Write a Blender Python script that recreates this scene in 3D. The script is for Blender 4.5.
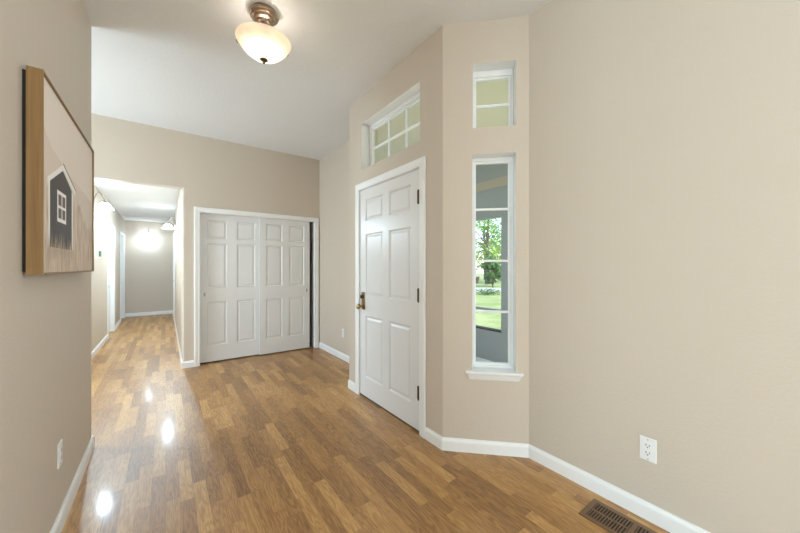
import bpy, bmesh, math, random
from mathutils import Vector, Matrix
random.seed(7)
for o in list(bpy.data.objects): bpy.data.objects.remove(o)
SC = bpy.context.scene
COL = SC.collection
PI = math.pi

# ------------------------------------------------------------------ camera
cam = bpy.data.cameras.new('camera'); cam.lens = 14.4; cam.sensor_width = 36; cam.clip_start = .02
co = bpy.data.objects.new('camera', cam); COL.objects.link(co)
co.location = (0, 0, 1.30); co.rotation_euler = (PI/2, 0, -math.atan(234.5/320))
SC.camera = co

# ------------------------------------------------------------------ exposure, sky, sun, daylight at unseen windows, added side fill
SC.view_settings.view_transform = 'Standard'; SC.view_settings.look = 'None'
SC.view_settings.gamma = 1; SC.view_settings.use_curve_mapping = False
SC.view_settings.exposure = 0.36
w = bpy.data.worlds.new('sky'); SC.world = w; w.use_nodes = True
nt = w.node_tree; nt.nodes.clear()
sky = nt.nodes.new('ShaderNodeTexSky'); sky.sky_type = 'NISHITA'; sky.sun_disc = False
sky.sun_elevation = math.radians(50); sky.sun_rotation = math.radians(200); sky.altitude = 100
bg = nt.nodes.new('ShaderNodeBackground'); bg.inputs[1].default_value = .42
ow = nt.nodes.new('ShaderNodeOutputWorld')
nt.links.new(sky.outputs[0], bg.inputs[0]); nt.links.new(bg.outputs[0], ow.inputs[0])

def light(name, kind, loc, energy, color=(1, 1, 1), rot=(0, 0, 0), **kw):
    l = bpy.data.lights.new(name, kind); l.energy = energy; l.color = color
    for k, v in kw.items(): setattr(l, k, v)
    o = bpy.data.objects.new(name, l); COL.objects.link(o); o.location = loc; o.rotation_euler = rot
    return o
sun = light('sun', 'SUN', (12, -6, 20), 2.3, (1, .92, .80), (math.radians(38), math.radians(10), math.radians(15)), angle=.01)
DAY = (.77, .905, 1)
light('daylight_patio_door', 'AREA', (-4.02, -2.3, 1.15), 192, (.64, .86, 1), (0, -PI/2-math.radians(42), 0), shape='RECTANGLE', size=2.1, size_y=2.6)
light('side_fill_light', 'AREA', (2.02, -2.6, 1.5), 165, DAY, (0, PI/2+math.radians(20), 0), shape='RECTANGLE', size=1.5, size_y=1.8)  # added fill at an unseen opening, lifts the left wall and closet
light('daylight_nook_window', 'AREA', (-2.42, 4.05, 1.5), 72, (.72, .885, 1), (0, -PI/2+math.radians(10), 0), shape='RECTANGLE', size=1.3, size_y=1.2)

# ------------------------------------------------------------------ materials
def nodes(name):
    m = bpy.data.materials.new(name); m.use_nodes = True
    t = m.node_tree; b = t.nodes['Principled BSDF']
    return m, t, b
def mat(name, col, rough=.5, metal=0, spec=.5, bump=None, coat=0):
    m, t, b = nodes(name)
    b.inputs['Base Color'].default_value = (*col, 1); b.inputs['Roughness'].default_value = rough
    b.inputs['Metallic'].default_value = metal; b.inputs['Specular IOR Level'].default_value = spec
    b.inputs['Coat Weight'].default_value = coat
    if bump:
        sc, st, dist = bump
        tc = t.nodes.new('ShaderNodeTexCoord'); n = t.nodes.new('ShaderNodeTexNoise')
        n.inputs['Scale'].default_value = sc; n.inputs['Detail'].default_value = 3
        bp = t.nodes.new('ShaderNodeBump'); bp.inputs['Strength'].default_value = st; bp.inputs['Distance'].default_value = dist
        t.links.new(tc.outputs['Object'], n.inputs['Vector']); t.links.new(n.outputs['Fac'], bp.inputs['Height'])
        t.links.new(bp.outputs['Normal'], b.inputs['Normal'])
    return m
def speckle(name, c1, c2, scale=(8, 8, 8), rough=.8, detail=4, lo=.35, hi=.65):
    m, t, b = nodes(name)
    tc = t.nodes.new('ShaderNodeTexCoord'); mp = t.nodes.new('ShaderNodeMapping'); mp.inputs['Scale'].default_value = scale
    n = t.nodes.new('ShaderNodeTexNoise'); n.inputs['Scale'].default_value = 1; n.inputs['Detail'].default_value = detail
    r = t.nodes.new('ShaderNodeValToRGB')
    r.color_ramp.elements[0].position = lo; r.color_ramp.elements[1].position = hi
    r.color_ramp.elements[0].color = (*c1, 1); r.color_ramp.elements[1].color = (*c2, 1)
    t.links.new(tc.outputs['Object'], mp.inputs[0]); t.links.new(mp.outputs[0], n.inputs['Vector'])
    t.links.new(n.outputs['Fac'], r.inputs[0]); t.links.new(r.outputs[0], b.inputs['Base Color'])
    b.inputs['Roughness'].default_value = rough
    return m

M = {}
M['wall'] = mat('beige wall paint', (.63, .55, .457), .6, spec=.3, bump=(70, .18, .01))
M['ceil'] = mat('white ceiling paint', (.80, .80, .795), .85, spec=.2, bump=(45, .25, .01))
M['hallwall'] = M['wall']
M['white'] = mat('white trim paint', (.89, .89, .88), .38)
M['door'] = mat('white door paint', (.78, .78, .775), .3)
M['closet'] = mat('closet interior with painted shade', (.10, .10, .10), .9)  # dark colour stands in for the shade of the unlit closet
M['bronze'] = mat('aged bronze', (.10, .075, .045), .35, .9)
M['brass'] = mat('antique brass', (.30, .21, .09), .32, 1)
M['nickel'] = mat('brushed bronze nickel', (.36, .27, .20), .3, 1)
M['steel'] = mat('brushed nickel', (.42, .40, .37), .3, 1)
M['plastic'] = mat('white plastic', (.86, .85, .83), .35)
M['slot'] = mat('dark slots', (.03, .028, .025), .6)
M['vent'] = mat('brown vent enamel', (.20, .115, .06), .4, .2)
M['screen'] = mat('thermostat screen', (.07, .11, .05), .3)
M['black'] = mat('black gap shadow and porch line', (.02, .015, .01), .8)
M['rubber'] = mat('dark door sweep', (.03, .025, .02), .6)
M['vinyl'] = mat('white window vinyl', (.89, .89, .88), .35)
M['porchgrey'] = mat('grey porch paint', (.28, .31, .31), .55)
M['porchtan'] = mat('tan trim paint', (.42, .36, .27), .6)
M['sweep'] = mat('threshold', (.10, .07, .04), .5)
M['concrete'] = speckle('pale concrete', (.62, .62, .60), (.72, .72, .70), (30, 30, 30))
M['lawn'] = speckle('lawn grass', (.30, .36, .10), (.48, .52, .20), (1.2, 1.2, 1.2))
M['bark'] = speckle('grey brown bark', (.10, .07, .05), (.26, .20, .15), (6, 6, 1.5))
M['leaf'] = speckle('fresh green leaves', (.12, .28, .04), (.50, .62, .14), (3, 3, 3))
M['leafdark'] = speckle('dark green leaves', (.02, .09, .02), (.16, .30, .06), (3, 3, 3))
M['brush'] = speckle('dry brown brush', (.16, .09, .05), (.42, .30, .20), (5, 5, 5))

def wood_frame():
    m, t, b = nodes('honey oak frame wood')
    tc = t.nodes.new('ShaderNodeTexCoord'); mp = t.nodes.new('ShaderNodeMapping'); mp.inputs['Scale'].default_value = (90, 90, 3)
    n = t.nodes.new('ShaderNodeTexNoise'); n.inputs['Scale'].default_value = 1; n.inputs['Detail'].default_value = 5
    r = t.nodes.new('ShaderNodeValToRGB'); r.color_ramp.elements[0].position = .3; r.color_ramp.elements[1].position = .7
    r.color_ramp.elements[0].color = (.21, .112, .034, 1); r.color_ramp.elements[1].color = (.30, .175, .062, 1)
    t.links.new(tc.outputs['Object'], mp.inputs[0]); t.links.new(mp.outputs[0], n.inputs['Vector'])
    t.links.new(n.outputs['Fac'], r.inputs[0]); t.links.new(r.outputs[0], b.inputs['Base Color'])
    b.inputs['Roughness'].default_value = .45
    return m
M['oak'] = wood_frame()

def floor_mat():
    m, t, b = nodes('oak strip laminate')
    N = t.nodes.new; L = t.links.new
    def math_(op, a, c=None, d=None):
        n = N('ShaderNodeMath'); n.operation = op
        for i, v in enumerate((a, c, d)):
            if v is None: continue
            if isinstance(v, (int, float)): n.inputs[i].default_value = v
            else: L(v, n.inputs[i])
        return n.outputs[0]
    tc = N('ShaderNodeTexCoord'); sx = N('ShaderNodeSeparateXYZ'); L(tc.outputs['Object'], sx.inputs[0])
    X, Y = sx.outputs[0], sx.outputs[1]
    W_, LN = .0655, .46
    row = math_('FLOOR', math_('DIVIDE', X, W_))
    wn = N('ShaderNodeTexWhiteNoise'); wn.noise_dimensions = '1D'; L(row, wn.inputs['W'])
    yy = math_('DIVIDE', math_('ADD', Y, math_('MULTIPLY', wn.outputs['Value'], 7.3)), LN)
    col = math_('FLOOR', yy)
    cv = N('ShaderNodeCombineXYZ'); L(row, cv.inputs[0]); L(col, cv.inputs[1])
    w2 = N('ShaderNodeTexWhiteNoise'); w2.noise_dimensions = '3D'; L(cv.outputs[0], w2.inputs['Vector'])
    rnd = w2.outputs['Value']
    # grain: stretched noise, own offset for each strip
    off = math_('MULTIPLY', rnd, 37.0)
    g = N('ShaderNodeCombineXYZ')
    L(math_('MULTIPLY', X, 26.0), g.inputs[0]); L(math_('ADD', math_('MULTIPLY', Y, 2.2), off), g.inputs[1]); L(off, g.inputs[2])
    n1 = N('ShaderNodeTexNoise'); n1.inputs['Scale'].default_value = 1; n1.inputs['Detail'].default_value = 3; n1.inputs['Distortion'].default_value = .3
    L(g.outputs[0], n1.inputs['Vector'])
    rings = math_('SINE', math_('MULTIPLY', n1.outputs['Fac'], 62.0))
    g2 = N('ShaderNodeCombineXYZ')
    L(math_('MULTIPLY', X, 420.0), g2.inputs[0]); L(math_('ADD', math_('MULTIPLY', Y, 9.0), off), g2.inputs[1])
    n2 = N('ShaderNodeTexNoise'); n2.inputs['Scale'].default_value = 1; n2.inputs['Detail'].default_value = 2
    L(g2.outputs[0], n2.inputs['Vector'])
    tone = math_('ADD', math_('MULTIPLY', rnd, .54),
                 math_('ADD', math_('MULTIPLY', rings, .15), math_('ADD', math_('MULTIPLY', n2.outputs['Fac'], .50), -.05)))
    r = N('ShaderNodeValToRGB'); e = r.color_ramp.elements
    e[0].position = 0; e[0].color = (.185, .083, .024, 1)
    e[1].position = 1; e[1].color = (.70, .42, .160, 1)
    k = e.new(.35); k.color = (.355, .174, .051, 1)
    k = e.new(.65); k.color = (.50, .268, .085, 1)
    L(tone, r.inputs[0])
    # thin joints
    fx = math_('FRACT', math_('DIVIDE', X, W_)); fy = math_('FRACT', yy)
    jx = math_('LESS_THAN', fx, .018); jy = math_('LESS_THAN', fy, .004)
    j = math_('MAXIMUM', jx, jy)
    mx = N('ShaderNodeMix'); mx.data_type = 'RGBA'; mx.blend_type = 'MULTIPLY'
    L(math_('MULTIPLY', j, .45), mx.inputs[0]); L(r.outputs[0], mx.inputs[6]); mx.inputs[7].default_value = (.3, .22, .16, 1)
    L(mx.outputs[2], b.inputs['Base Color'])
    b.inputs['Roughness'].default_value = .40; b.inputs['Specular IOR Level'].default_value = .72
    b.inputs['Coat Weight'].default_value = .14; b.inputs['Coat Roughness'].default_value = .11
    bp = N('ShaderNodeBump'); bp.inputs['Strength'].default_value = .04; bp.inputs['Distance'].default_value = .002
    L(n2.outputs['Fac'], bp.inputs['Height']); L(bp.outputs['Normal'], b.inputs['Normal'])
    return m
M['floor'] = floor_mat()

def glass():
    m = bpy.data.materials.new('window glass'); m.use_nodes = True; t = m.node_tree; t.nodes.clear()
    tr = t.nodes.new('ShaderNodeBsdfTransparent'); tr.inputs[0].default_value = (.93, .96, .95, 1)
    gl = t.nodes.new('ShaderNodeBsdfGlossy'); gl.inputs['Roughness'].default_value = .02
    fr = t.nodes.new('ShaderNodeFresnel'); fr.inputs[0].default_value = 1.45
    mx = t.nodes.new('ShaderNodeMixShader'); o = t.nodes.new('ShaderNodeOutputMaterial')
    hf = t.nodes.new('ShaderNodeMath'); hf.operation = 'MULTIPLY'; hf.inputs[1].default_value = .5
    t.links.new(fr.outputs[0], hf.inputs[0]); t.links.new(hf.outputs[0], mx.inputs[0]); t.links.new(tr.outputs[0], mx.inputs[1]); t.links.new(gl.outputs[0], mx.inputs[2])
    t.links.new(mx.outputs[0], o.inputs[0])
    return m
M['glass'] = glass()
def lit_glass(name, col, emit, tl=.6):
    m = bpy.data.materials.new(name); m.use_nodes = True; t = m.node_tree; t.nodes.clear()
    a = t.nodes.new('ShaderNodeBsdfTranslucent'); a.inputs[0].default_value = (*col, 1)
    d = t.nodes.new('ShaderNodeBsdfDiffuse'); d.inputs[0].default_value = (*col, 1)
    mx = t.nodes.new('ShaderNodeMixShader'); mx.inputs[0].default_value = tl
    e = t.nodes.new('ShaderNodeEmission'); e.inputs[0].default_value = (*col, 1); e.inputs[1].default_value = emit
    ad = t.nodes.new('ShaderNodeAddShader'); o = t.nodes.new('ShaderNodeOutputMaterial')
    t.links.new(d.outputs[0], mx.inputs[1]); t.links.new(a.outputs[0], mx.inputs[2])
    t.links.new(mx.outputs[0], ad.inputs[0]); t.links.new(e.outputs[0], ad.inputs[1]); t.links.new(ad.outputs[0], o.inputs[0])
    return m
M['bowl'] = lit_glass('lit alabaster glass', (.82, .745, .64), .08, .8)
M['shade'] = lit_glass('lit frosted glass', (.88, .94, 1), 4.5)

# ------------------------------------------------------------------ helpers
def obj(name, bm, m, parent=None, smooth=False, bevel=0, merge=True):
    if merge: bmesh.ops.remove_doubles(bm, verts=bm.verts, dist=1e-5)
    me = bpy.data.meshes.new(name); bm.to_mesh(me); bm.free()
    for x in (m if isinstance(m, (list, tuple)) else [m]): me.materials.append(x)
    o = bpy.data.objects.new(name, me); COL.objects.link(o)
    if parent: o.parent = parent
    if smooth:
        for p in me.polygons: p.use_smooth = True
        try: me.set_sharp_from_angle(angle=math.radians(40))
        except Exception: pass
    if bevel:
        b = o.modifiers.new('bevel', 'BEVEL'); b.width = bevel; b.segments = 2; b.limit_method = 'ANGLE'; b.angle_limit = math.radians(35)
    return o
def tag(o, label, cat, group=None, kind=None):
    o['label'] = label; o['category'] = cat
    if group: o['group'] = group
    if kind: o['kind'] = kind
    return o
def struct(o, label, cat): return tag(o, label, cat, None, 'structure')
def empty(name, loc, rz=0):
    o = bpy.data.objects.new(name, None); COL.objects.link(o); o.location = loc; o.rotation_euler = (0, 0, rz)
    o.empty_display_size = .05
    return o
def part_label(o, l): o['label'] = l; return o
def new(): return bmesh.new()
def box(bm, x0, x1, y0, y1, z0, z1, mi=0, mx=None):
    vs = [Vector((x, y, z)) for x in (x0, x1) for y in (y0, y1) for z in (z0, z1)]
    if mx: vs = [mx @ v for v in vs]
    v = [bm.verts.new(p) for p in vs]
    for q in ((0, 1, 3, 2), (4, 6, 7, 5), (0, 4, 5, 1), (2, 3, 7, 6), (0, 2, 6, 4), (1, 5, 7, 3)):
        f = bm.faces.new([v[i] for i in q]); f.material_index = mi
    return v
def lathe(bm, prof, n=32, mx=None, mi=0, cap0=False, cap1=False):
    rows = []
    for r, z in prof:
        row = []
        for i in range(n):
            a = 2*PI*i/n; p = Vector((r*math.cos(a), r*math.sin(a), z))
            row.append(bm.verts.new(mx @ p if mx else p))
        rows.append(row)
    for a, b in zip(rows, rows[1:]):
        for i in range(n):
            f = bm.faces.new((a[i], a[(i+1) % n], b[(i+1) % n], b[i])); f.material_index = mi
    if cap0: bm.faces.new(rows[0][::-1]).material_index = mi
    if cap1: bm.faces.new(rows[-1]).material_index = mi
def tube(bm, pts, r, n=10, mi=0, radii=None):
    pts = [Vector(p) for p in pts]; rows = []
    up = Vector((0, 0, 1))
    for i, p in enumerate(pts):
        d = (pts[min(i+1, len(pts)-1)] - pts[max(i-1, 0)]).normalized()
        a = d.cross(up)
        if a.length < 1e-3: a = d.cross(Vector((1, 0, 0)))
        a.normalize(); b = d.cross(a).normalized()
        rr = radii[i] if radii else r
        rows.append([bm.verts.new(p + rr*(math.cos(2*PI*k/n)*a + math.sin(2*PI*k/n)*b)) for k in range(n)])
    for a, b in zip(rows, rows[1:]):
        for k in range(n): bm.faces.new((a[k], a[(k+1) % n], b[(k+1) % n], b[k])).material_index = mi
    bm.faces.new(rows[0][::-1]).material_index = mi; bm.faces.new(rows[-1]).material_index = mi
def prism(bm, poly, z0, z1, mi=0):
    lo = [bm.verts.new((x, y, z0)) for x, y in poly]; hi = [bm.verts.new((x, y, z1)) for x, y in poly]
    n = len(poly)
    for i in range(n): bm.faces.new((lo[i], lo[(i+1) % n], hi[(i+1) % n], hi[i])).material_index = mi
    bm.faces.new(lo[::-1]).material_index = mi; bm.faces.new(hi).material_index = mi

def frame_mx(p0, p1):
    """local x along p0->p1, local y away to the LEFT of travel rotated into the wall, z up; room side at y=0"""
    t = Vector((p1[0]-p0[0], p1[1]-p0[1], 0)).normalized(); up = Vector((0, 0, 1)); n = up.cross(t)   # n = left of travel
    m = Matrix.Identity(4)
    for i in range(3): m[i][0] = t[i]; m[i][1] = n[i]; m[i][2] = up[i]
    m[0][3], m[1][3] = p0[0], p0[1]
    return m, (Vector((p1[0]-p0[0], p1[1]-p0[1], 0))).length
def wall(name, label, p0, p1, z0, z1, th, holes=(), mats=None, bev=0, bev_ends=()):
    """room face on the right-hand side of p0->p1; thickness goes to the left. holes: (x0,x1,z0,z1,return material index)"""
    mx, ln = frame_mx(p0, p1)
    xs = sorted({0, ln, *[h[0] for h in holes], *[h[1] for h in holes]})
    zs = sorted({z0, z1, *[h[2] for h in holes], *[h[3] for h in holes]})
    def hole(i, k):
        if i < 0 or k < 0 or i >= len(xs)-1 or k >= len(zs)-1: return None
        cx, cz = (xs[i]+xs[i+1])/2, (zs[k]+zs[k+1])/2
        for h in holes:
            if h[0] < cx < h[1] and h[2] < cz < h[3]: return h
        return False
    bm = new(); wl = bm.edges.layers.float.new('bevel_weight_edge')
    vc = {}
    def V(x, y, z):
        k = (round(x, 5), round(y, 5), round(z, 5))
        if k not in vc: vc[k] = bm.verts.new(mx @ Vector(k))
        return vc[k]
    def F(a, mi=0):
        f = bm.faces.new([V(*p) for p in a]); f.material_index = mi; return f
    for i in range(len(xs)-1):
        for k in range(len(zs)-1):
            if hole(i, k) is not False: continue
            a, b, c, d = xs[i], xs[i+1], zs[k], zs[k+1]
            F([(a, 0, c), (b, 0, c), (b, 0, d), (a, 0, d)]); F([(a, th, c), (a, th, d), (b, th, d), (b, th, c)])
            for di, dk, q in ((-1, 0, [(a, 0, c), (a, 0, d), (a, th, d), (a, th, c)]), (1, 0, [(b, 0, c), (b, th, c), (b, th, d), (b, 0, d)]),
                              (0, -1, [(a, 0, c), (a, th, c), (b, th, c), (b, 0, c)]), (0, 1, [(a, 0, d), (b, 0, d), (b, th, d), (a, th, d)])):
                h = hole(i+di, k+dk)
                if h is False: continue
                F(q, h[4] if h else 0)
                if bev and (h or (di == -1 and 0 in bev_ends) or (di == 1 and 1 in bev_ends)):
                    fr = [p for p in q if p[1] == 0]
                    e = bm.edges.get((V(*fr[0]), V(*fr[1])))
                    if e: e[wl] = 1
                    if not h:
                        fr = [p for p in q if p[1] == th]
                        e = bm.edges.get((V(*fr[0]), V(*fr[1])))
                        if e: e[wl] = 1
    bmesh.ops.recalc_face_normals(bm, faces=bm.faces)
    o = obj(name, bm, mats or [M['wall'], M['white']], merge=False)
    if bev:
        b = o.modifiers.new('bevel', 'BEVEL'); b.limit_method = 'WEIGHT'; b.width = bev; b.segments = 4
    struct(o, label, 'wall')
    return o
def sweep_profile(bm, path, prof, mi=0):
    """profile (d, z): d = distance out to the right-hand side of travel, mitred at the corners"""
    P = [Vector((p[0], p[1])) for p in path]; rows = []
    for i, p in enumerate(P):
        def nrm(a, b):
            t = (b-a).normalized(); return Vector((t.y, -t.x))
        if i == 0: m = nrm(P[0], P[1])
        elif i == len(P)-1: m = nrm(P[-2], P[-1])
        else:
            a, b = nrm(P[i-1], p), nrm(p, P[i+1]); m = (a+b)/(1+a.dot(b))
        rows.append([bm.verts.new((p.x+m.x*d, p.y+m.y*d, z)) for d, z in prof])
    n = len(prof)
    for a, b in zip(rows, rows[1:]):
        for k in range(n): bm.faces.new((a[k], b[k], b[(k+1) % n], a[(k+1) % n])).material_index = mi
    bm.faces.new(rows[0]).material_index = mi; bm.faces.new(rows[-1][::-1]).material_index = mi
    bmesh.ops.recalc_face_normals(bm, faces=bm.faces)
BB = [(0, 0), (.014, 0), (.014, .066), (.011, .076), (.006, .083), (.005, .088), (0, .088)]
def baseboard(name, label, path):
    bm = new(); sweep_profile(bm, path, BB)
    return struct(obj(name, bm, M['white']), label, 'baseboard')
def casing(bm, w, h, cw=.066, t=.017, legs=True):
    """door casing around an opening w x h, local x/z, sticking out to -y"""
    prof = [(0, -t*.55), (.008, -t*.8), (.02, -t*.75), (cw-.02, -t), (cw-.004, -t), (cw, -t*.8), (cw, 0), (0, 0)]
    path = [(0, 0), (0, h), (w, h), (w, 0)]
    corner = [(-1, 0), (-1, 1), (1, 1), (1, 0)]
    rows = [[bm.verts.new((x+sx*d, y, z+sz*d)) for d, y in prof] for (x, z), (sx, sz) in zip(path, corner)]
    n = len(prof)
    for a, b in zip(rows, rows[1:]):
        for k in range(n): bm.faces.new((a[k], b[k], b[(k+1) % n], a[(k+1) % n]))
    bm.faces.new(rows[0]); bm.faces.new(rows[-1][::-1])
    bmesh.ops.recalc_face_normals(bm, faces=bm.faces)
def transform(bm, mx): bmesh.ops.transform(bm, matrix=mx, verts=bm.verts)
def slab(w, h, t, panels):
    """moulded six-panel door, front face at y=0 looking to -y, x 0..w, z 0..h"""
    bm = new()
    xs = sorted({0, w, *[p[0] for p in panels], *[p[1] for p in panels]}); zs = sorted({0, h, *[p[2] for p in panels], *[p[3] for p in panels]})
    for i in range(len(xs)-1):
        for k in range(len(zs)-1):
            a, b, c, d = xs[i], xs[i+1], zs[k], zs[k+1]
            cx, cz = (a+b)/2, (c+d)/2
            if any(p[0] < cx < p[1] and p[2] < cz < p[3] for p in panels): continue
            bm.faces.new([bm.verts.new(v) for v in ((a, 0, c), (b, 0, c), (b, 0, d), (a, 0, d))])
    for a, b, c, d in panels:
        rings = []
        for ins, dep in ((0, 0), (.006, .003), (.013, .011), (.022, .011), (.040, .004)):
            rings.append([bm.verts.new(v) for v in ((a+ins, dep, c+ins), (b-ins, dep, c+ins), (b-ins, dep, d-ins), (a+ins, dep, d-ins))])
        for r, s in zip(rings, rings[1:]):
            for q in range(4): bm.faces.new((r[q], r[(q+1) % 4], s[(q+1) % 4], s[q]))
        bm.faces.new(rings[-1])
    B = [bm.verts.new(v) for v in ((0, t, 0), (w, t, 0), (w, t, h), (0, t, h))]; bm.faces.new(B[::-1])
    A = [bm.verts.new(v) for v in ((0, 0, 0), (w, 0, 0), (w, 0, h), (0, 0, h))]
    for q in range(4): bm.faces.new((A[q], B[q], B[(q+1) % 4], A[(q+1) % 4]))
    bmesh.ops.remove_doubles(bm, verts=bm.verts, dist=1e-5)
    return bm

# ------------------------------------------------------------------ the shell
LX, RX, EX, BY = -.425, 2.003, 1.590, 4.93          # left wall, right wall, entry wall, back wall
A = (EX, 1.655); Bc = (RX, 1.242); A2 = (EX, 3.09); B2 = (RX, 3.503)
H, HH = 3.015, 2.50
HLX, HRX, HEY = -.845, .175, 10.86                  # hall

inner = [(-4.1, -4.1), (2.08, -4.1), (2.08, 1.26), (1.665, 1.68), (1.665, 3.06), (2.08, 3.47), (2.08, 5.8), (.24, 5.8), (.24, 10.92), (-.91, 10.92), (-.91, 5.0), (-2.4, 5.0), (-2.4, 3.08), (-4.1, 3.08)]
bm = new(); prism(bm, inner, -.06, 0); struct(obj('floor', bm, M['floor']), 'oak strip laminate floor running from the entry down the hall', 'floor')
bm = new(); prism(bm, [p for p in inner if p[1] < 4.9] and [(-4.1, -4.1), (2.08, -4.1), (2.08, 1.26), (1.665, 1.68), (1.665, 3.06), (2.08, 3.47), (2.08, 5.0), (-2.4, 5.0), (-2.4, 3.08), (-4.1, 3.08)], H, H+.08)
struct(obj('ceiling', bm, M['ceil']), 'white ceiling over the entry room', 'ceiling')
bm = new(); prism(bm, [(-.91, 5.0), (.24, 5.0), (.24, 10.92), (-.91, 10.92)], HH, HH+.08)
struct(obj('ceiling_hall', bm, M['ceil']), 'lower white ceiling over the far hallway', 'ceiling')

ZT = H+.05
wall('wall_left', 'beige wall at left that carries the framed picture', (LX, .1), (LX, 3.15), 0, ZT, .12, bev=.018, bev_ends=(1,))
wall('wall_left_stub', 'beige return wall joining the left wall near the camera', (-4.0, .1), (-.545, .1), 0, ZT, .12)
wall('wall_nook_front', 'beige wall behind the picture wall facing the nook', (-.545, 3.10), (-2.3, 3.10), 0, ZT, .1)
wall('wall_nook_side', 'beige side wall of the nook left of the hallway mouth', (-2.3, 3.0), (-2.3, 5.05), 0, ZT, .1, [(.45, 1.75, .9, 2.1, 1)])
# back wall, left to right: hall mouth and closet opening
wall('wall_back', 'beige back wall with the hallway opening and the closet', (-2.4, BY), (2.15, BY), 0, ZT, .12,
     [(-.845+2.4, .178+2.4, 0, 2.305, 0), (.362+2.4, 1.918+2.4, 0, 2.03, 1)], bev=.016)
wall('wall_right', 'long beige wall at right with the outlet and floor vent', (RX, 1.40), (RX, -4.1), 0, ZT, .15, [(3.1, 4.9, .75, 2.25, 1)])
wall('wall_right_far', 'short pale wall between the closet and the entry door bump', (RX, 5.75), (RX, 3.45), 0, ZT, .15)
wall('wall_entry', 'beige wall holding the white front door and transom window', A2, A, 0, ZT, .16,
     [(.215, 1.19, 0, 2.07, 1), (.261, 1.180, 2.275, 2.735, 1)], bev=.007)
wall('wall_angled', 'narrow angled beige wall with two tall stacked windows', A, (RX+.06, 1.242-.06), 0, ZT, .16,
     [(.205, .497, .571, 2.084, 1), (.209, .499, 2.271, 2.718, 1)], bev=.007)
wall('wall_entry_return', 'hidden angled return wall beyond the front door', (RX+.06, 3.563), A2, 0, ZT, .16)
wall('wall_rear', 'beige living room wall behind the viewer', (2.1, -4.0), (-4.1, -4.0), 0, ZT, .1)
wall('wall_living', 'beige living room wall far left with patio opening', (-4.0, -4.1), (-4.0, .5), 0, ZT, .1, [(.4, 3.0, .1, 2.2, 1)])
# hallway
wall('wall_hall_left', 'white lit left wall of the hallway with two doors', (HLX, 5.05), (HLX, 10.95), 0, HH+.05, .1,
     [(2.75, 3.57, 0, 2.05, 1), (4.80, 5.56, 0, 2.05, 1)])
wall('wall_hall_right', 'right wall of the hallway carrying the arched sconce', (HRX, 10.95), (HRX, 5.03), 0, HH+.05, .12, [(.75, 1.55, 0, 2.05, 1)])
wall('wall_hall_end', 'grey beige wall closing the far end of the hallway', (HLX-.1, HEY), (HRX+.12, HEY), 0, HH+.05, .1)
# closet box
bm = new()
box(bm, .29, 2.15, 5.78, 5.84, 0, 2.3); box(bm, .29, 2.06, 5.05, 5.84, 2.3, 2.36)
struct(obj('wall_closet', bm, M['closet']), 'closet interior painted dark as unlit space behind the sliding doors', 'wall')

# baseboards
baseboard('baseboard_left', 'white baseboard along the foot of the left wall', [(LX, .1), (LX, 3.15), (-.545, 3.15)])
baseboard('baseboard_right', 'white baseboard wrapping the right wall and angled wall', [(EX, 1.837), A, Bc, (RX, -4.0)])
baseboard('baseboard_right_far', 'white baseboard between the closet and the entry bump', [(RX, BY-.018), (RX, B2[1]), A2, (EX, 2.929)])
baseboard('baseboard_back', 'short white baseboard between the hallway mouth and closet', [(HRX, 9.42+.71), (HRX, BY), (.297, BY)][0:0] or [(HRX+.003, 9.33), (HRX+.003, BY), (.297, BY)])
baseboard('baseboard_hall_end', 'white baseboard across the end of the hallway', [(HLX, 10.68), (HLX, HEY), (HRX, HEY), (HRX, 10.27)])
baseboard('baseboard_hall_left', 'white baseboard on the near left wall of the hallway', [(HLX, 5.05), (HLX, 7.735)])
baseboard('baseboard_hall_left_far', 'white baseboard between the two hallway doors', [(HLX, 8.685), (HLX, 9.785)])

# ------------------------------------------------------------------ front door (door_1)
def door_mx(p0, p1):
    m, _ = frame_mx(p0, p1); return m
PAN = [(.107, .413), (.507, .813)]
six = [(a, b, c, d) for a, b in PAN for c, d in ((.185, .80), (.995, 1.605), (1.73, 1.945))]
DW = 2.868-1.920
S = DW/.92
six = [(a*S, b*S, c, d) for a, b, c, d in six]
mx, _ = frame_mx((EX, 2.868), (EX, 1.920))          # local x from latch side to hinge side, y into the wall
bm = slab(DW, 2.045, .044, six)
transform(bm, mx @ Matrix.Translation((0, .005, .018)))
door1 = struct(obj('door_1', bm, M['door']), 'white six panel front door with brass lock, closed', 'door')
bm = new(); box(bm, -.004, DW+.004, .008, .10, 0, .014); transform(bm, mx); part_label(obj('threshold', bm, M['sweep'], door1), 'dark threshold strip')
bm = new(); box(bm, .004, DW-.004, .016, .05, .0135, .020); transform(bm, mx); obj('door_sweep', bm, M['rubber'], door1)
mx = mx @ Matrix.Translation((0, -.007, 0))
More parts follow.
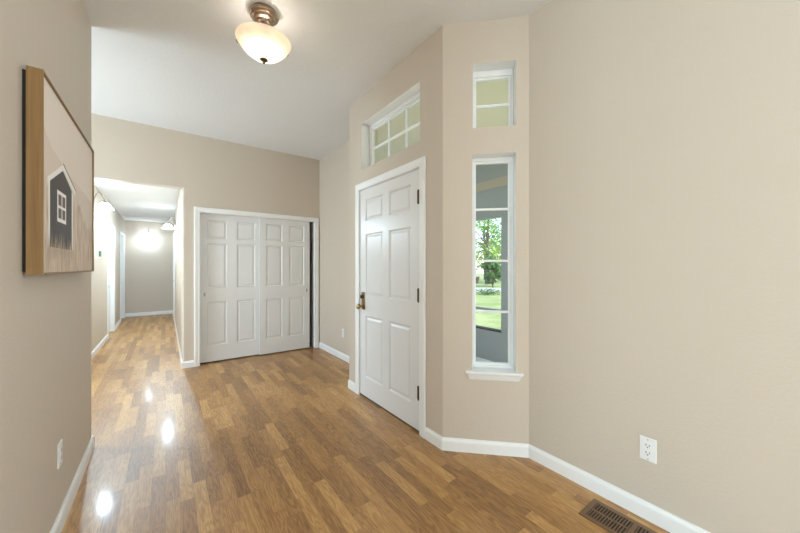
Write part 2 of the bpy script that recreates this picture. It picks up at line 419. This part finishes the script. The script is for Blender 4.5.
# lock plate with thumb turn and knob
bm = new()
box(bm, .045, .108, .004, .012, .872, 1.045); transform(bm, mx)
plate = obj('lock_plate', bm, M['brass'], door1, bevel=.003)
bm = new(); lathe(bm, [(.020, 0), (.020, .006), (.015, .010), (.0, .010)], 20, mx @ Matrix.Translation((.077, .004, 1.000)) @ Matrix.Rotation(PI/2, 4, 'X'))
box(bm, .073, .081, -.024, -.005, .984, 1.016, 0, mx)
obj('thumb_turn', bm, M['bronze'], plate, smooth=True)
bm = new(); lathe(bm, [(.024, 0), (.024, .006), (.011, .010), (.010, .030), (.018, .036), (.027, .046), (.028, .054), (.024, .064), (.012, .070), (.0, .071)], 24,
                  mx @ Matrix.Translation((.077, .004, .906)) @ Matrix.Rotation(PI/2, 4, 'X'))
obj('knob', bm, M['brass'], plate, smooth=True)
for z in (1.842, 1.076, .315):
    bm = new()
    lathe(bm, [(.0, -.056), (.005, -.056), (.0075, -.051), (.0075, .051), (.005, .056), (0, .056)], 12, mx @ Matrix.Translation((DW-.001, .002, z)))
    box(bm, DW-.022, DW+.003, .006, .0125, z-.05, z+.05, 0, mx)
    obj('hinge', bm, M['bronze'], door1)
# casing + jamb
bm = new(); W0, W1 = 2.868+.003, 1.920-.007
cmx, _ = frame_mx((EX, 2.863), (EX, 1.906))
casing(bm, 2.863-1.906, 2.068); transform(bm, cmx)
jb = new(); jw = 2.863-1.906
box(jb, -.012, .0-.0055, 0.0, .16, 0, 2.065); box(jb, jw+.001-.016+.0+.016-.0, jw+.012, 0, .16, 0, 2.065); box(jb, -.012, jw+.012, 0, .16, 2.0655, 2.07)
transform(jb, cmx)
c1 = struct(obj('trim_1', bm, M['white']), 'white moulded casing around the front door', 'door casing')
obj('jamb', jb, M['white'], c1)

# ------------------------------------------------------------------ windows
def sash(name, label, p0, p1, z0, z1, depth, fw, cols, rows, mb=.016, top=.022):
    """white vinyl window set 'depth' into the wall; opening p0..p1 (room side), z0..z1"""
    mx, w = frame_mx(p0, p1); h = z1-z0
    bm = new()
    for a, b, c, d in ((0, fw, z0, z1), (w-fw, w, z0, z1), (fw, w-fw, z0, z0+fw), (fw, w-fw, z1-top, z1)): box(bm, a, b, depth, depth+.05, c, d)
    transform(bm, mx); f = struct(obj(name, bm, M['vinyl'], bevel=.003), label, 'window')
    bm = new(); s = .017
    a0, a1, c0, c1 = fw, w-fw, z0+fw, z1-top
    for a, b, c, d in ((a0, a0+s, c0, c1), (a1-s, a1, c0, c1), (a0+s, a1-s, c0, c0+s), (a0+s, a1-s, c1-s, c1)): box(bm, a, b, depth+.012, depth+.04, c, d)
    transform(bm, mx); obj('sash', bm, M['vinyl'], f, bevel=.002)
    a0 += s; a1 -= s; c0 += s; c1 -= s
    bm = new()
    for i in range(1, cols):
        x = a0+(a1-a0)*i/cols; box(bm, x-mb/2, x+mb/2, depth+.016, depth+.036, c0, c1)
    for z in rows: box(bm, a0, a1, depth+.0155, depth+.0365, z-mb/2, z+mb/2)
    transform(bm, mx); obj('muntins', bm, M['vinyl'], f, bevel=.002)
    bm = new(); box(bm, a0, a1, depth+.024, depth+.028, c0, c1); transform(bm, mx); obj('glass', bm, M['glass'], f)
    return f
sash('window_1', 'long transom window with white grid above the front door', (EX, 2.829), (EX, 1.910), 2.275, 2.735, .095, .028, 3, [2.497], .018, .030)
def onA(s): return (A[0]+s*.70711, A[1]-s*.70711)
sash('window_2', 'small square window high on the angled wall', onA(.209), onA(.499), 2.271, 2.718, .09, .014, 1, [2.470], .018, .044)
w3 = sash('window_3', 'tall narrow sidelight window with sill on the angled wall', onA(.205), onA(.497), .571, 2.084, .085, .014, 1, [1.715, 1.341, .972], .016, .020)
# sill (stool and apron)
mx, _ = frame_mx(A, (RX, 1.242))
bm = new(); box(bm, .158, .543, -.032, 0, .556, .574); box(bm, .206, .496, 0, .084, .556, .574); transform(bm, mx); obj('window_sill', bm, M['white'], w3, bevel=.004)
bm = new()
sec = [(-.030, .556), (-.024, .548), (-.010, .512), (0, .510), (0, .556)]
L_ = [bm.verts.new((.166+(.556-z)*.45, y, z)) for y, z in sec]; R_ = [bm.verts.new((.535-(.556-z)*.45, y, z)) for y, z in sec]
for k in range(5): bm.faces.new((L_[k], R_[k], R_[(k+1) % 5], L_[(k+1) % 5]))
bm.faces.new(L_[::-1]); bm.faces.new(R_); bmesh.ops.recalc_face_normals(bm, faces=bm.faces)
transform(bm, mx); obj('sill_apron', bm, M['white'], w3)

# ------------------------------------------------------------------ closet doors and casing
def closet_door(name, label, x, y, w, pan, pull):
    ps = [(a, b, c, d) for a, b in pan for c, d in ((.215, .81), (.99, 1.60), (1.66, 1.915))]
    bm = slab(w, 2.005, .034, ps); transform(bm, Matrix.Translation((x, y, .016)))
    d = struct(obj(name, bm, M['door']), label, 'door')
    bm = new()
    R = Matrix.Translation((x+pull, y, .925)) @ Matrix.Rotation(PI/2, 4, 'X') @ Matrix.Diagonal((.6, 1.5, 1, 1))
    lathe(bm, [(.0, .0012), (.012, .0012), (.014, .003), (.018, .003), (.019, 0)], 24, R)
    part_label(obj('finger_pull', bm, M['steel'], d, smooth=True), 'small oval metal finger pull')
    return d
closet_door('door_2', 'left white six panel sliding closet door, rear track', .366, 4.998, .765, [(.08, .325), (.445, .69)], .055)
closet_door('door_3', 'right white six panel sliding closet door, front track', 1.103, 4.956, .745, [(.085, .325), (.42, .66)], .70)
bm = new(); casing(bm, 1.918-.365, 2.012); transform(bm, Matrix.Translation((.365, BY, 0)))
tr2 = struct(obj('trim_2', bm, M['white']), 'white moulded casing around the double closet doors', 'door casing')
bm = new(); box(bm, .362, 1.918, BY+.02, BY+.12, 2.024, 2.0299); box(bm, .363, 1.917, BY, BY+.022, 2.010, 2.0299)
obj('head_rail', bm, M['white'], tr2)

# ------------------------------------------------------------------ hallway doors
def hall_door(n, tn, label, tlabel, p0, p1, deep=.05):
    mx, w = frame_mx(p0, p1); w -= .0
    k = (w-.01)/.81
    ps = [(a*k, b*k, c, d) for a, b in ((.10, .355), (.455, .71)) for c, d in ((.20, .80), (1.0, 1.6), (1.72, 1.93))]
    bm = slab(w-.01, 2.025, .035, ps); transform(bm, mx @ Matrix.Translation((.005, deep, .012)))
    d = struct(obj(n, bm, M['door']), label, 'door')
    bm = new(); lathe(bm, [(.03, 0), (.03, .006), (.012, .01), (.011, .03), (.025, .042), (.027, .052), (.02, .062), (0, .064)], 20,
                      mx @ Matrix.Translation((.075, deep, .93)) @ Matrix.Rotation(PI/2, 4, 'X'))
    obj('knob', bm, M['steel'], d, smooth=True)
    bm = new(); casing(bm, w, 2.05, .064, .017); transform(bm, mx)
    struct(obj(tn, bm, M['white']), tlabel, 'door casing')
hall_door('door_4', 'trim_3', 'white door on the left wall of the hallway', 'white casing around the nearer left hallway door', (HLX, 7.80), (HLX, 8.62))
hall_door('door_5', 'trim_4', 'white door at the far left end of the hallway', 'white casing around the far left hallway door', (HLX, 9.85), (HLX, 10.61))
hall_door('door_6', 'trim_5', 'white door on the right wall near the hallway end', 'white casing around the right hallway door', (HRX, 10.20), (HRX, 9.40))

# ------------------------------------------------------------------ ceiling light
cx, cy = .535, 2.28
cl = tag(empty('ceiling_light', (cx, cy, H)), 'glowing alabaster bowl ceiling light with bronze canopy', 'ceiling light')
bm = new(); lathe(bm, [(0, 0), (.078, 0), (.080, -.012), (.089, -.018), (.093, -.026), (.091, -.034), (.080, -.040), (.077, -.047), (.066, -.052), (.061, -.062), (.046, -.068), (.040, -.080), (0, -.082)], 40)
obj('canopy', bm, M['nickel'], cl, smooth=True)
bm = new(); lathe(bm, [(0, -.06), (.018, -.06), (.018, -.085), (.022, -.09), (.022, -.11), (.006, -.114), (.006, -.322), (0, -.322)], 20)
obj('stem', bm, M['nickel'], cl, smooth=True)
bm = new()
outer = [(.012, -.322), (.032, -.320), (.060, -.310), (.092, -.292), (.122, -.268), (.146, -.243), (.162, -.222), (.170, -.208), (.173, -.200)]
inn = [(.169, -.198), (.165, -.209), (.157, -.222), (.141, -.242), (.117, -.266), (.088, -.287), (.058, -.304), (.031, -.314), (.012, -.316)]
lathe(bm, outer+inn, 48)
obj('glass_bowl', bm, M['bowl'], cl, smooth=True)
bm = new(); lathe(bm, [(0, -.316), (.024, -.319), (.027, -.325), (.018, -.331), (.009, -.336), (.010, -.342), (.006, -.349), (0, -.351)], 20)
obj('finial', bm, M['bronze'], cl, smooth=True)
for k in range(3):
    a = math.radians(140+120*k)
    c, s = math.cos(a), math.sin(a)
    bm = new(); tube(bm, [(r*c, r*s, z) for r, z in ((.006, -.230), (.06, -.222), (.12, -.204), (.155, -.186), (.170, -.174), (.186, -.174), (.193, -.184), (.188, -.194), (.178, -.196))], .0045, 8)
    obj('bowl_arm', bm, M['nickel'], cl, smooth=True)
light('ceiling_light_bulb', 'AREA', (cx, cy, H-.235), .85, (1, .92, .83), shape='DISK', size=.16)
light('ceiling_light_bulb_top', 'POINT', (cx, cy, H-.160), 1.2, (1, .93, .86), shadow_soft_size=.05)

# ------------------------------------------------------------------ hallway sconces
def sconce(label, loc, rz, arm, e):
    """wall at local y=0, reaching out to -y"""
    s = tag(empty('wall_sconce', loc, rz), label, 'wall lamp', 'arched glass shade sconces in the hallway')
    R = Matrix.Rotation(PI/2, 4, 'X')
    bm = new(); lathe(bm, [(0, 0), (.052, 0), (.055, .006), (.048, .014), (.030, .020), (.014, .026), (0, .026)], 28, R @ Matrix.Diagonal((.8, 1.25, 1, 1)))
    obj('backplate', bm, M['steel'], s, smooth=True)
    pts = []
    for i in range(15):
        t = i/14; a = PI*(1.0-t*1.0)
        pts.append((0, -(.02+arm*t), .01+.145*math.sin(PI*t**.9)*(.9)+.055*t))
    bm = new(); tube(bm, pts, .0075, 10); obj('arm', bm, M['steel'], s, smooth=True)
    y = -(.02+arm)
    bm = new(); lathe(bm, [(0, .075), (.013, .072), (.016, .05), (.022, .042), (.034, .034), (.036, .026), (.0, .026)], 20, Matrix.Translation((0, y, 0)))
    obj('socket_cup', bm, M['steel'], s, smooth=True)
    bm = new(); lathe(bm, [(.030, .030), (.045, .022), (.062, .002), (.078, -.028), (.092, -.052), (.104, -.062), (.101, -.064), (.088, -.050), (.074, -.027), (.058, .000), (.042, .018), (.028, .026)], 32, Matrix.Translation((0, y, 0)))
    obj('shade', bm, M['shade'], s, smooth=True)
    bm = new(); lathe(bm, [(0, .024), (.013, .02), (.014, .0), (.027, -.025), (.027, -.04), (.018, -.054), (0, -.058)], 16, Matrix.Translation((0, y, 0)))
    obj('bulb', bm, M['bulb'], s, smooth=True)
    p = Matrix.Translation(loc) @ Matrix.Rotation(rz, 4, 'Z') @ Vector((0, y, -.085))
    light('sconce_bulb', 'POINT', p, e, (.66, .86, 1), shadow_soft_size=.035)
    return s
def emat(name, col, e):
    m, t, b = nodes(name); b.inputs['Base Color'].default_value = (*col, 1)
    b.inputs['Emission Color'].default_value = (*col, 1); b.inputs['Emission Strength'].default_value = e
    return m
M['bulb'] = emat('lit bulb', (1, .93, .82), 14)
SE = 64
sconce('lit sconce on the left hallway wall, half hidden by the picture wall', (HLX, 6.2, 2.185), PI/2, .12, SE)
sconce('lit sconce with arched arm on the right hallway wall', (HRX, 8.0, 2.13), -PI/2, .115, SE)
sconce('lit sconce in the middle of the hallway end wall', (-.362, HEY, 2.15), 0, .13, SE*.11)

# ------------------------------------------------------------------ outlets, thermostat, vent
def outlet(label, loc, rz):
    s = tag(empty('wall_outlet', loc, rz), label, 'outlet', 'white wall outlets')
    bm = new(); box(bm, -.036, .036, -.006, 0, -.060, .060); obj('cover_plate', bm, M['plastic'], s, bevel=.003)
    bm = new(); box(bm, -.018, .018, -.0085, -.006, -.036, .036); f = obj('receptacle', bm, M['plastic'], s, bevel=.0015)
    bm = new()
    for z in (.019, -.019):
        box(bm, -.0085, -.0055, -.0090, -.0084, z-.002, z+.008); box(bm, .0055, .0085, -.0090, -.0084, z-.001, z+.007)
        lathe(bm, [(.003, 0), (.003, .0006), (0, .0006)], 10, Matrix.Translation((0, -.0084, z-.008)) @ Matrix.Rotation(PI/2, 4, 'X'))
    part_label(obj('slots', bm, M['slot'], f), 'dark plug slots')
    for z in (.049, -.049):
        bm = new(); lathe(bm, [(.003, 0), (.003, .001), (0, .0015)], 10, Matrix.Translation((0, -.006, z)) @ Matrix.Rotation(PI/2, 4, 'X'))
        part_label(obj('screw', bm, M['steel'], s), 'small metal screw')
    return s
outlet('white duplex outlet low on the right wall above the vent', (RX, .573, .361), -PI/2)
outlet('white outlet low on the left wall under the picture', (LX, 2.275, .372), PI/2)
outlet('tiny white outlet on the far right wall beyond the front door', (RX, 4.07, .372), -PI/2)

t = tag(empty('thermostat', (HLX, 6.79, 1.50), PI/2), 'white thermostat with dark screen on the left hallway wall', 'thermostat')
bm = new(); box(bm, -.075, .075, -.008, 0, -.075, .085); obj('wall_plate', bm, M['plastic'], t, bevel=.003)
bm = new(); box(bm, -.045, .045, -.034, -.008, -.045, .045); part_label(obj('dial_case', bm, M['screen'], t, bevel=.006), 'dark green body with display')

v = tag(empty('floor_vent', (1.84, .595, 0)), 'brown metal floor vent beside the right wall baseboard', 'vent')
bm = new()
VX, VY = .090, .206
xs = [(-VX, -.066), (-.005, .005), (.066, VX)]
ys0 = [(-VY, -.180), (-.010, .010), (.180, VY)]
for a, b in xs: box(bm, a, b, -VY, VY, .0005, .006)
for a, b in ys0:
    for c, d in ((-.066, -.005), (.005, .066)): box(bm, c, d, a, b, .0005, .006)
obj('vent_frame', bm, M['vent'], v)
for c, d in ((-.066, -.005), (.005, .066)):
    for y0, y1 in ((-.180, -.010), (.010, .180)):
        n = 13; p = (y1-y0)/n
        for i in range(n):
            yy = y0+p*(i+.5)
            bm = new(); box(bm, c, d, yy-p*.19, yy+p*.19, .001, .0052)
            obj('louvre', bm, M['vent'], v)
bm = new(); box(bm, -.07, .07, -.185, .185, .0003, .0006); part_label(obj('duct_opening', bm, M['slot'], v), 'dark opening under the louvres')

# ------------------------------------------------------------------ framed picture of a shed
pic = tag(empty('framed_picture', (LX, 2.284, 1.27)), 'large oak framed picture of a dark shed in dry grass on left wall', 'picture')
y0, y1, z0, z1 = 1.756-2.284, 2.812-2.284, -.002, .768
bm = new()
xa, xb = .012, .056
for a, b, c, d in ((y0, y0+.007, z0, z1), (y1-.007, y1, z0, z1), (y0+.007, y1-.007, z0, z0+.007), (y0+.007, y1-.007, z1-.007, z1)): box(bm, xa, xb, a, b, c, d)
obj('frame', bm, M['oak'], pic)
bm = new(); box(bm, 0, .014, y0+.012, y1-.012, z0+.012, z1-.012); part_label(obj('gap_shadow', bm, M['black'], pic), 'black sheet painted as the shadow behind the frame')  # black sheet paints in the shadow between frame and wall
def canvas_grass():
    m, t, b = nodes('painted dry grass')
    tc = t.nodes.new('ShaderNodeTexCoord'); mp = t.nodes.new('ShaderNodeMapping'); mp.inputs['Scale'].default_value = (1, 55, 6)
    n = t.nodes.new('ShaderNodeTexNoise'); n.inputs['Scale'].default_value = 1; n.inputs['Detail'].default_value = 5; n.inputs['Distortion'].default_value = .6
    r = t.nodes.new('ShaderNodeValToRGB'); e = r.color_ramp.elements
    e[0].position = .28; e[0].color = (.42, .30, .215, 1); e[1].position = .75; e[1].color = (.84, .71, .58, 1)
    k = e.new(.5); k.color = (.66, .52, .395, 1)
    t.links.new(tc.outputs['Object'], mp.inputs[0]); t.links.new(mp.outputs[0], n.inputs['Vector'])
    t.links.new(n.outputs['Fac'], r.inputs[0]); t.links.new(r.outputs[0], b.inputs['Base Color']); b.inputs['Roughness'].default_value = .75
    return m
CM = [mat('canvas sky cream', (.86, .755, .66), .75), mat('canvas hillside', (.78, .665, .56), .75), canvas_grass(), mat('canvas shed charcoal', (.085, .072, .066), .75),
      mat('canvas shed white', (.95, .90, .85), .75), mat('canvas pane grey', (.16, .13, .12), .75), mat('canvas pale grass', (.66, .53, .40), .75)]
bm = new()
def P2(y, z): return (y-2.284, z-1.27)
def poly(pts, mi, x):
    vs = [bm.verts.new((x, *P2(y, z))) for y, z in pts]; f = bm.faces.new(vs); f.material_index = mi
X = .048
box(bm, .02, X, y0+.0072, y1-.0072, z0+.0072, z1-.0072, 0)
L0, L1, Z0, Z1 = 1.7635, 2.8045, 1.2755, 2.0305
poly([(L0, 1.86), (1.9, 1.79), (2.2, 1.745), (L1, 1.70), (L1, Z0), (L0, Z0)], 1, X+.0003)
random.seed(3)
top = [(L0+(L1-L0)*i/160, 1.575+.05*math.sin(i*.08)+random.uniform(-.05, .06)*(i % 2)) for i in range(161)]
poly([*top, (L1, Z0), (L0, Z0)], 2, X+.0006)
poly([(1.871, 1.665), (2.062, 1.740), (2.252, 1.672), (2.252, 1.38), (1.871, 1.38)], 3, X+.0009)
poly([(1.842, 1.655), (2.085, 1.765), (2.085, 1.738), (1.842, 1.632)], 4, X+.0012)
poly([(2.085, 1.765), (2.325, 1.690), (2.325, 1.660), (2.085, 1.736)], 4, X+.0012)
poly([(2.085, 1.772), (2.335, 1.694), (2.335, 1.688), (2.085, 1.764)], 3, X+.0013)
poly([(1.852, 1.64), (1.875, 1.652), (1.875, 1.38), (1.852, 1.38)], 4, X+.0013)
poly([(2.245, 1.672), (2.275, 1.664), (2.275, 1.38), (2.245, 1.38)], 4, X+.0013)
poly([(1.982, 1.632), (2.135, 1.632), (2.135, 1.495), (1.982, 1.495)], 4, X+.0013)
for a, b in ((2.000, 2.052), (2.066, 2.118)):
    for c, d in ((1.512, 1.556), (1.568, 1.616)): poly([(a, c), (b, c), (b, d), (a, d)], 5, X+.0016)
for k in range(70):
    y = random.uniform(1.84, 2.31); zt = 1.40+random.uniform(-.01, .06); b_ = 1.33; dy = random.uniform(-.012, .012)
    poly([(y-.006, b_), (y+.006, b_), (y+dy, zt)], 6 if k % 3 else 2, X+.0017+k*.00001)
poly([(1.84, 1.36), (2.29, 1.36), (2.29, 1.31), (1.84, 1.31)], 2, X+.0014)
bmesh.ops.recalc_face_normals(bm, faces=bm.faces)
canvas = obj('canvas', bm, CM, pic, merge=False)

# ------------------------------------------------------------------ outside: porch and garden
PX = 3.95
bm = new(); prism(bm, [(2.16, -.2), (4.05, -.2), (4.05, 5.6), (2.16, 5.6), (2.16, 3.5), (1.76, 3.1), (1.76, 1.75), (2.16, 1.35)], -.2, -.12)
struct(obj('floor_porch', bm, M['concrete']), 'pale concrete porch floor outside the windows', 'floor')
M['porchceil'] = mat('tan porch ceiling paint', (.78, .70, .55), .7)
bm = new(); prism(bm, [(2.16, .5), (4.1, .5), (4.1, 4.5), (2.16, 4.5), (2.16, 3.5), (1.76, 3.1), (1.76, 1.75), (2.16, 1.35)], 3.02, 3.10)
struct(obj('ceiling_porch', bm, M['porchceil']), 'tan painted porch ceiling seen through the windows', 'ceiling')
bm = new()
Y0, Y1 = 2.35, 4.2
box(bm, PX, PX+.10, Y0, Y1, -.12, .345)                 # kick panel
box(bm, PX, PX+.10, Y0, Y1, 2.03, 3.02)
box(bm, PX-.02, PX+.10, Y0, 2.88, .345, 2.03); box(bm, PX-.02, PX+.10, Y1-.12, Y1, .345, 2.03)
box(bm, PX+.01, PX+.05, 2.88, Y1-.12, .63, .665)
box(bm, PX-.012, PX, Y0, Y1, 2.47, 2.60, 1)
box(bm, PX-.008, PX+.11, 2.88, Y1-.12, .335, .352, 2)
struct(obj('wall_porch', bm, [M['porchgrey'], M['porchtan'], M['black']]), 'grey framed open porch wall seen through the sidelight', 'wall')

bm = new(); box(bm, 4.05, 60, -40, 50, -.6, -.42); struct(obj('lawn', bm, M['lawn']), 'bright green lawn beyond the porch', 'lawn')
cdir = Vector((.81, .586)).normalized()
bm = new()
mxd = Matrix.Translation((cdir.x*24.6, cdir.y*24.6, -.42)) @ Matrix.Rotation(math.atan2(cdir.y, cdir.x)+.12, 4, 'Z')
box(bm, -1.9, 1.9, -22, 22, -.05, .015, 0, mxd); struct(obj('driveway', bm, M['concrete']), 'pale concrete driveway crossing the garden', 'driveway')
light('porch_fill_light', 'POINT', (2.45, 3.0, 1.9), 9, (1, .83, .64), shadow_soft_size=.08)  # added fill with no fixture, brightens the porch ceiling
def foliage(bm, c, R, n, size, squash=1.0):
    for _ in range(n):
        d = Vector((random.gauss(0, 1), random.gauss(0, 1), random.gauss(0, 1))).normalized()
        p = Vector(c) + Vector((d.x*R, d.y*R, d.z*R*squash))*random.uniform(.55, 1)
        a = Vector((random.gauss(0, 1), random.gauss(0, 1), random.gauss(0, 1))).normalized(); b = a.orthogonal().normalized()
        s = size*random.uniform(.6, 1.3)
        bm.faces.new([bm.verts.new(p+a*s), bm.verts.new(p+b*s*.5), bm.verts.new(p-a*s), bm.verts.new(p-b*s*.5)])
def at(dist, lat):
    return (cdir.x*dist - cdir.y*lat, cdir.y*dist + cdir.x*lat)
def tree(label, dist, lat, h, m):
    x, y = at(dist, lat)
    t = tag(empty('tree', (x, y, -.42)), label, 'tree', 'trees behind the driveway')
    bm = new(); lean = random.uniform(-.3, .3)
    tube(bm, [(0, 0, 0), (lean*.3, 0, h*.3), (lean, .1, h*.65), (lean*1.2, 0, h*.9)], .15, 10, radii=[.22, .17, .12, .05])
    for k in range(4):
        a = random.uniform(0, 6.28); z = h*random.uniform(.4, .7)
        tube(bm, [(lean*.7, 0, z), (lean*.7+math.cos(a)*.8, math.sin(a)*.8, z+.5), (lean*.7+math.cos(a)*1.6, math.sin(a)*1.6, z+1.3)], .05, 6, radii=[.07, .05, .02])
    obj('trunk', bm, M['bark'], t, smooth=True)
    bm = new()
    for k in range(22):
        foliage(bm, (lean+random.uniform(-1.6, 1.6), random.uniform(-1.6, 1.6), h*random.uniform(.22, .95)), random.uniform(.7, 1.2), 70, .19)
    obj('foliage', bm, m, t, merge=False)
def bush(label, dist, lat, r, h, m, size=.19, n=800):
    x, y = at(dist, lat)
    t = tag(empty('bush', (x, y, -.42)), label, 'bush', 'bushes along the driveway')
    bm = new()
    for k in range(5):
        a = k*1.256; tube(bm, [(0, 0, 0), (math.cos(a)*r*.3, math.sin(a)*r*.3, h*.5), (math.cos(a)*r*.6, math.sin(a)*r*.6, h*.9)], .03, 6)
    obj('stems', bm, M['bark'], t)
    bm = new()
    for k in range(9):
        a = k*2.4; q = .62*r*math.sqrt(k/8)
        foliage(bm, (math.cos(a)*q, math.sin(a)*q, h*random.uniform(.22, .72)), r*.42, n//9, size, max(.4, min(1.3, h*.5/r)))
    obj('foliage', bm, m, t, merge=False)
tree('nearest tree, straight out through the sidelight behind the bushes', 32.0, 1.5, 7.5, M['leaf'])
tree('bright green tree behind and right of the nearest tree', 36.5, -.8, 7.2, M['leaf'])
tree('leafy tree at the left edge of the sidelight view', 36.5, 5.0, 8.0, M['leaf'])
tree('dark tree further back at right of the sidelight view', 40.5, -5.2, 8.5, M['leafdark'])
tree('dark tree furthest back behind the nearest tree', 43.0, 2.2, 9.5, M['leafdark'])
bush('dry brown bush left of the tall green bush beyond the driveway', 28.6, 3.0, 1.15, 2.3, M['brush'])
bush('tall dark green bush beyond the driveway in the sidelight view', 28.2, .85, 1.1, 2.9, M['leafdark'])
bush('dry brown bush furthest left along the driveway', 28.8, 5.4, 1.3, 2.2, M['brush'])
bush('dark green bush at far right beyond the driveway', 28.4, -3.0, 1.4, 2.5, M['leafdark'])
bush('low green bush on the lawn this side of the driveway', 20.2, .9, 1.2, .35, M['leafdark'], .06, 500)
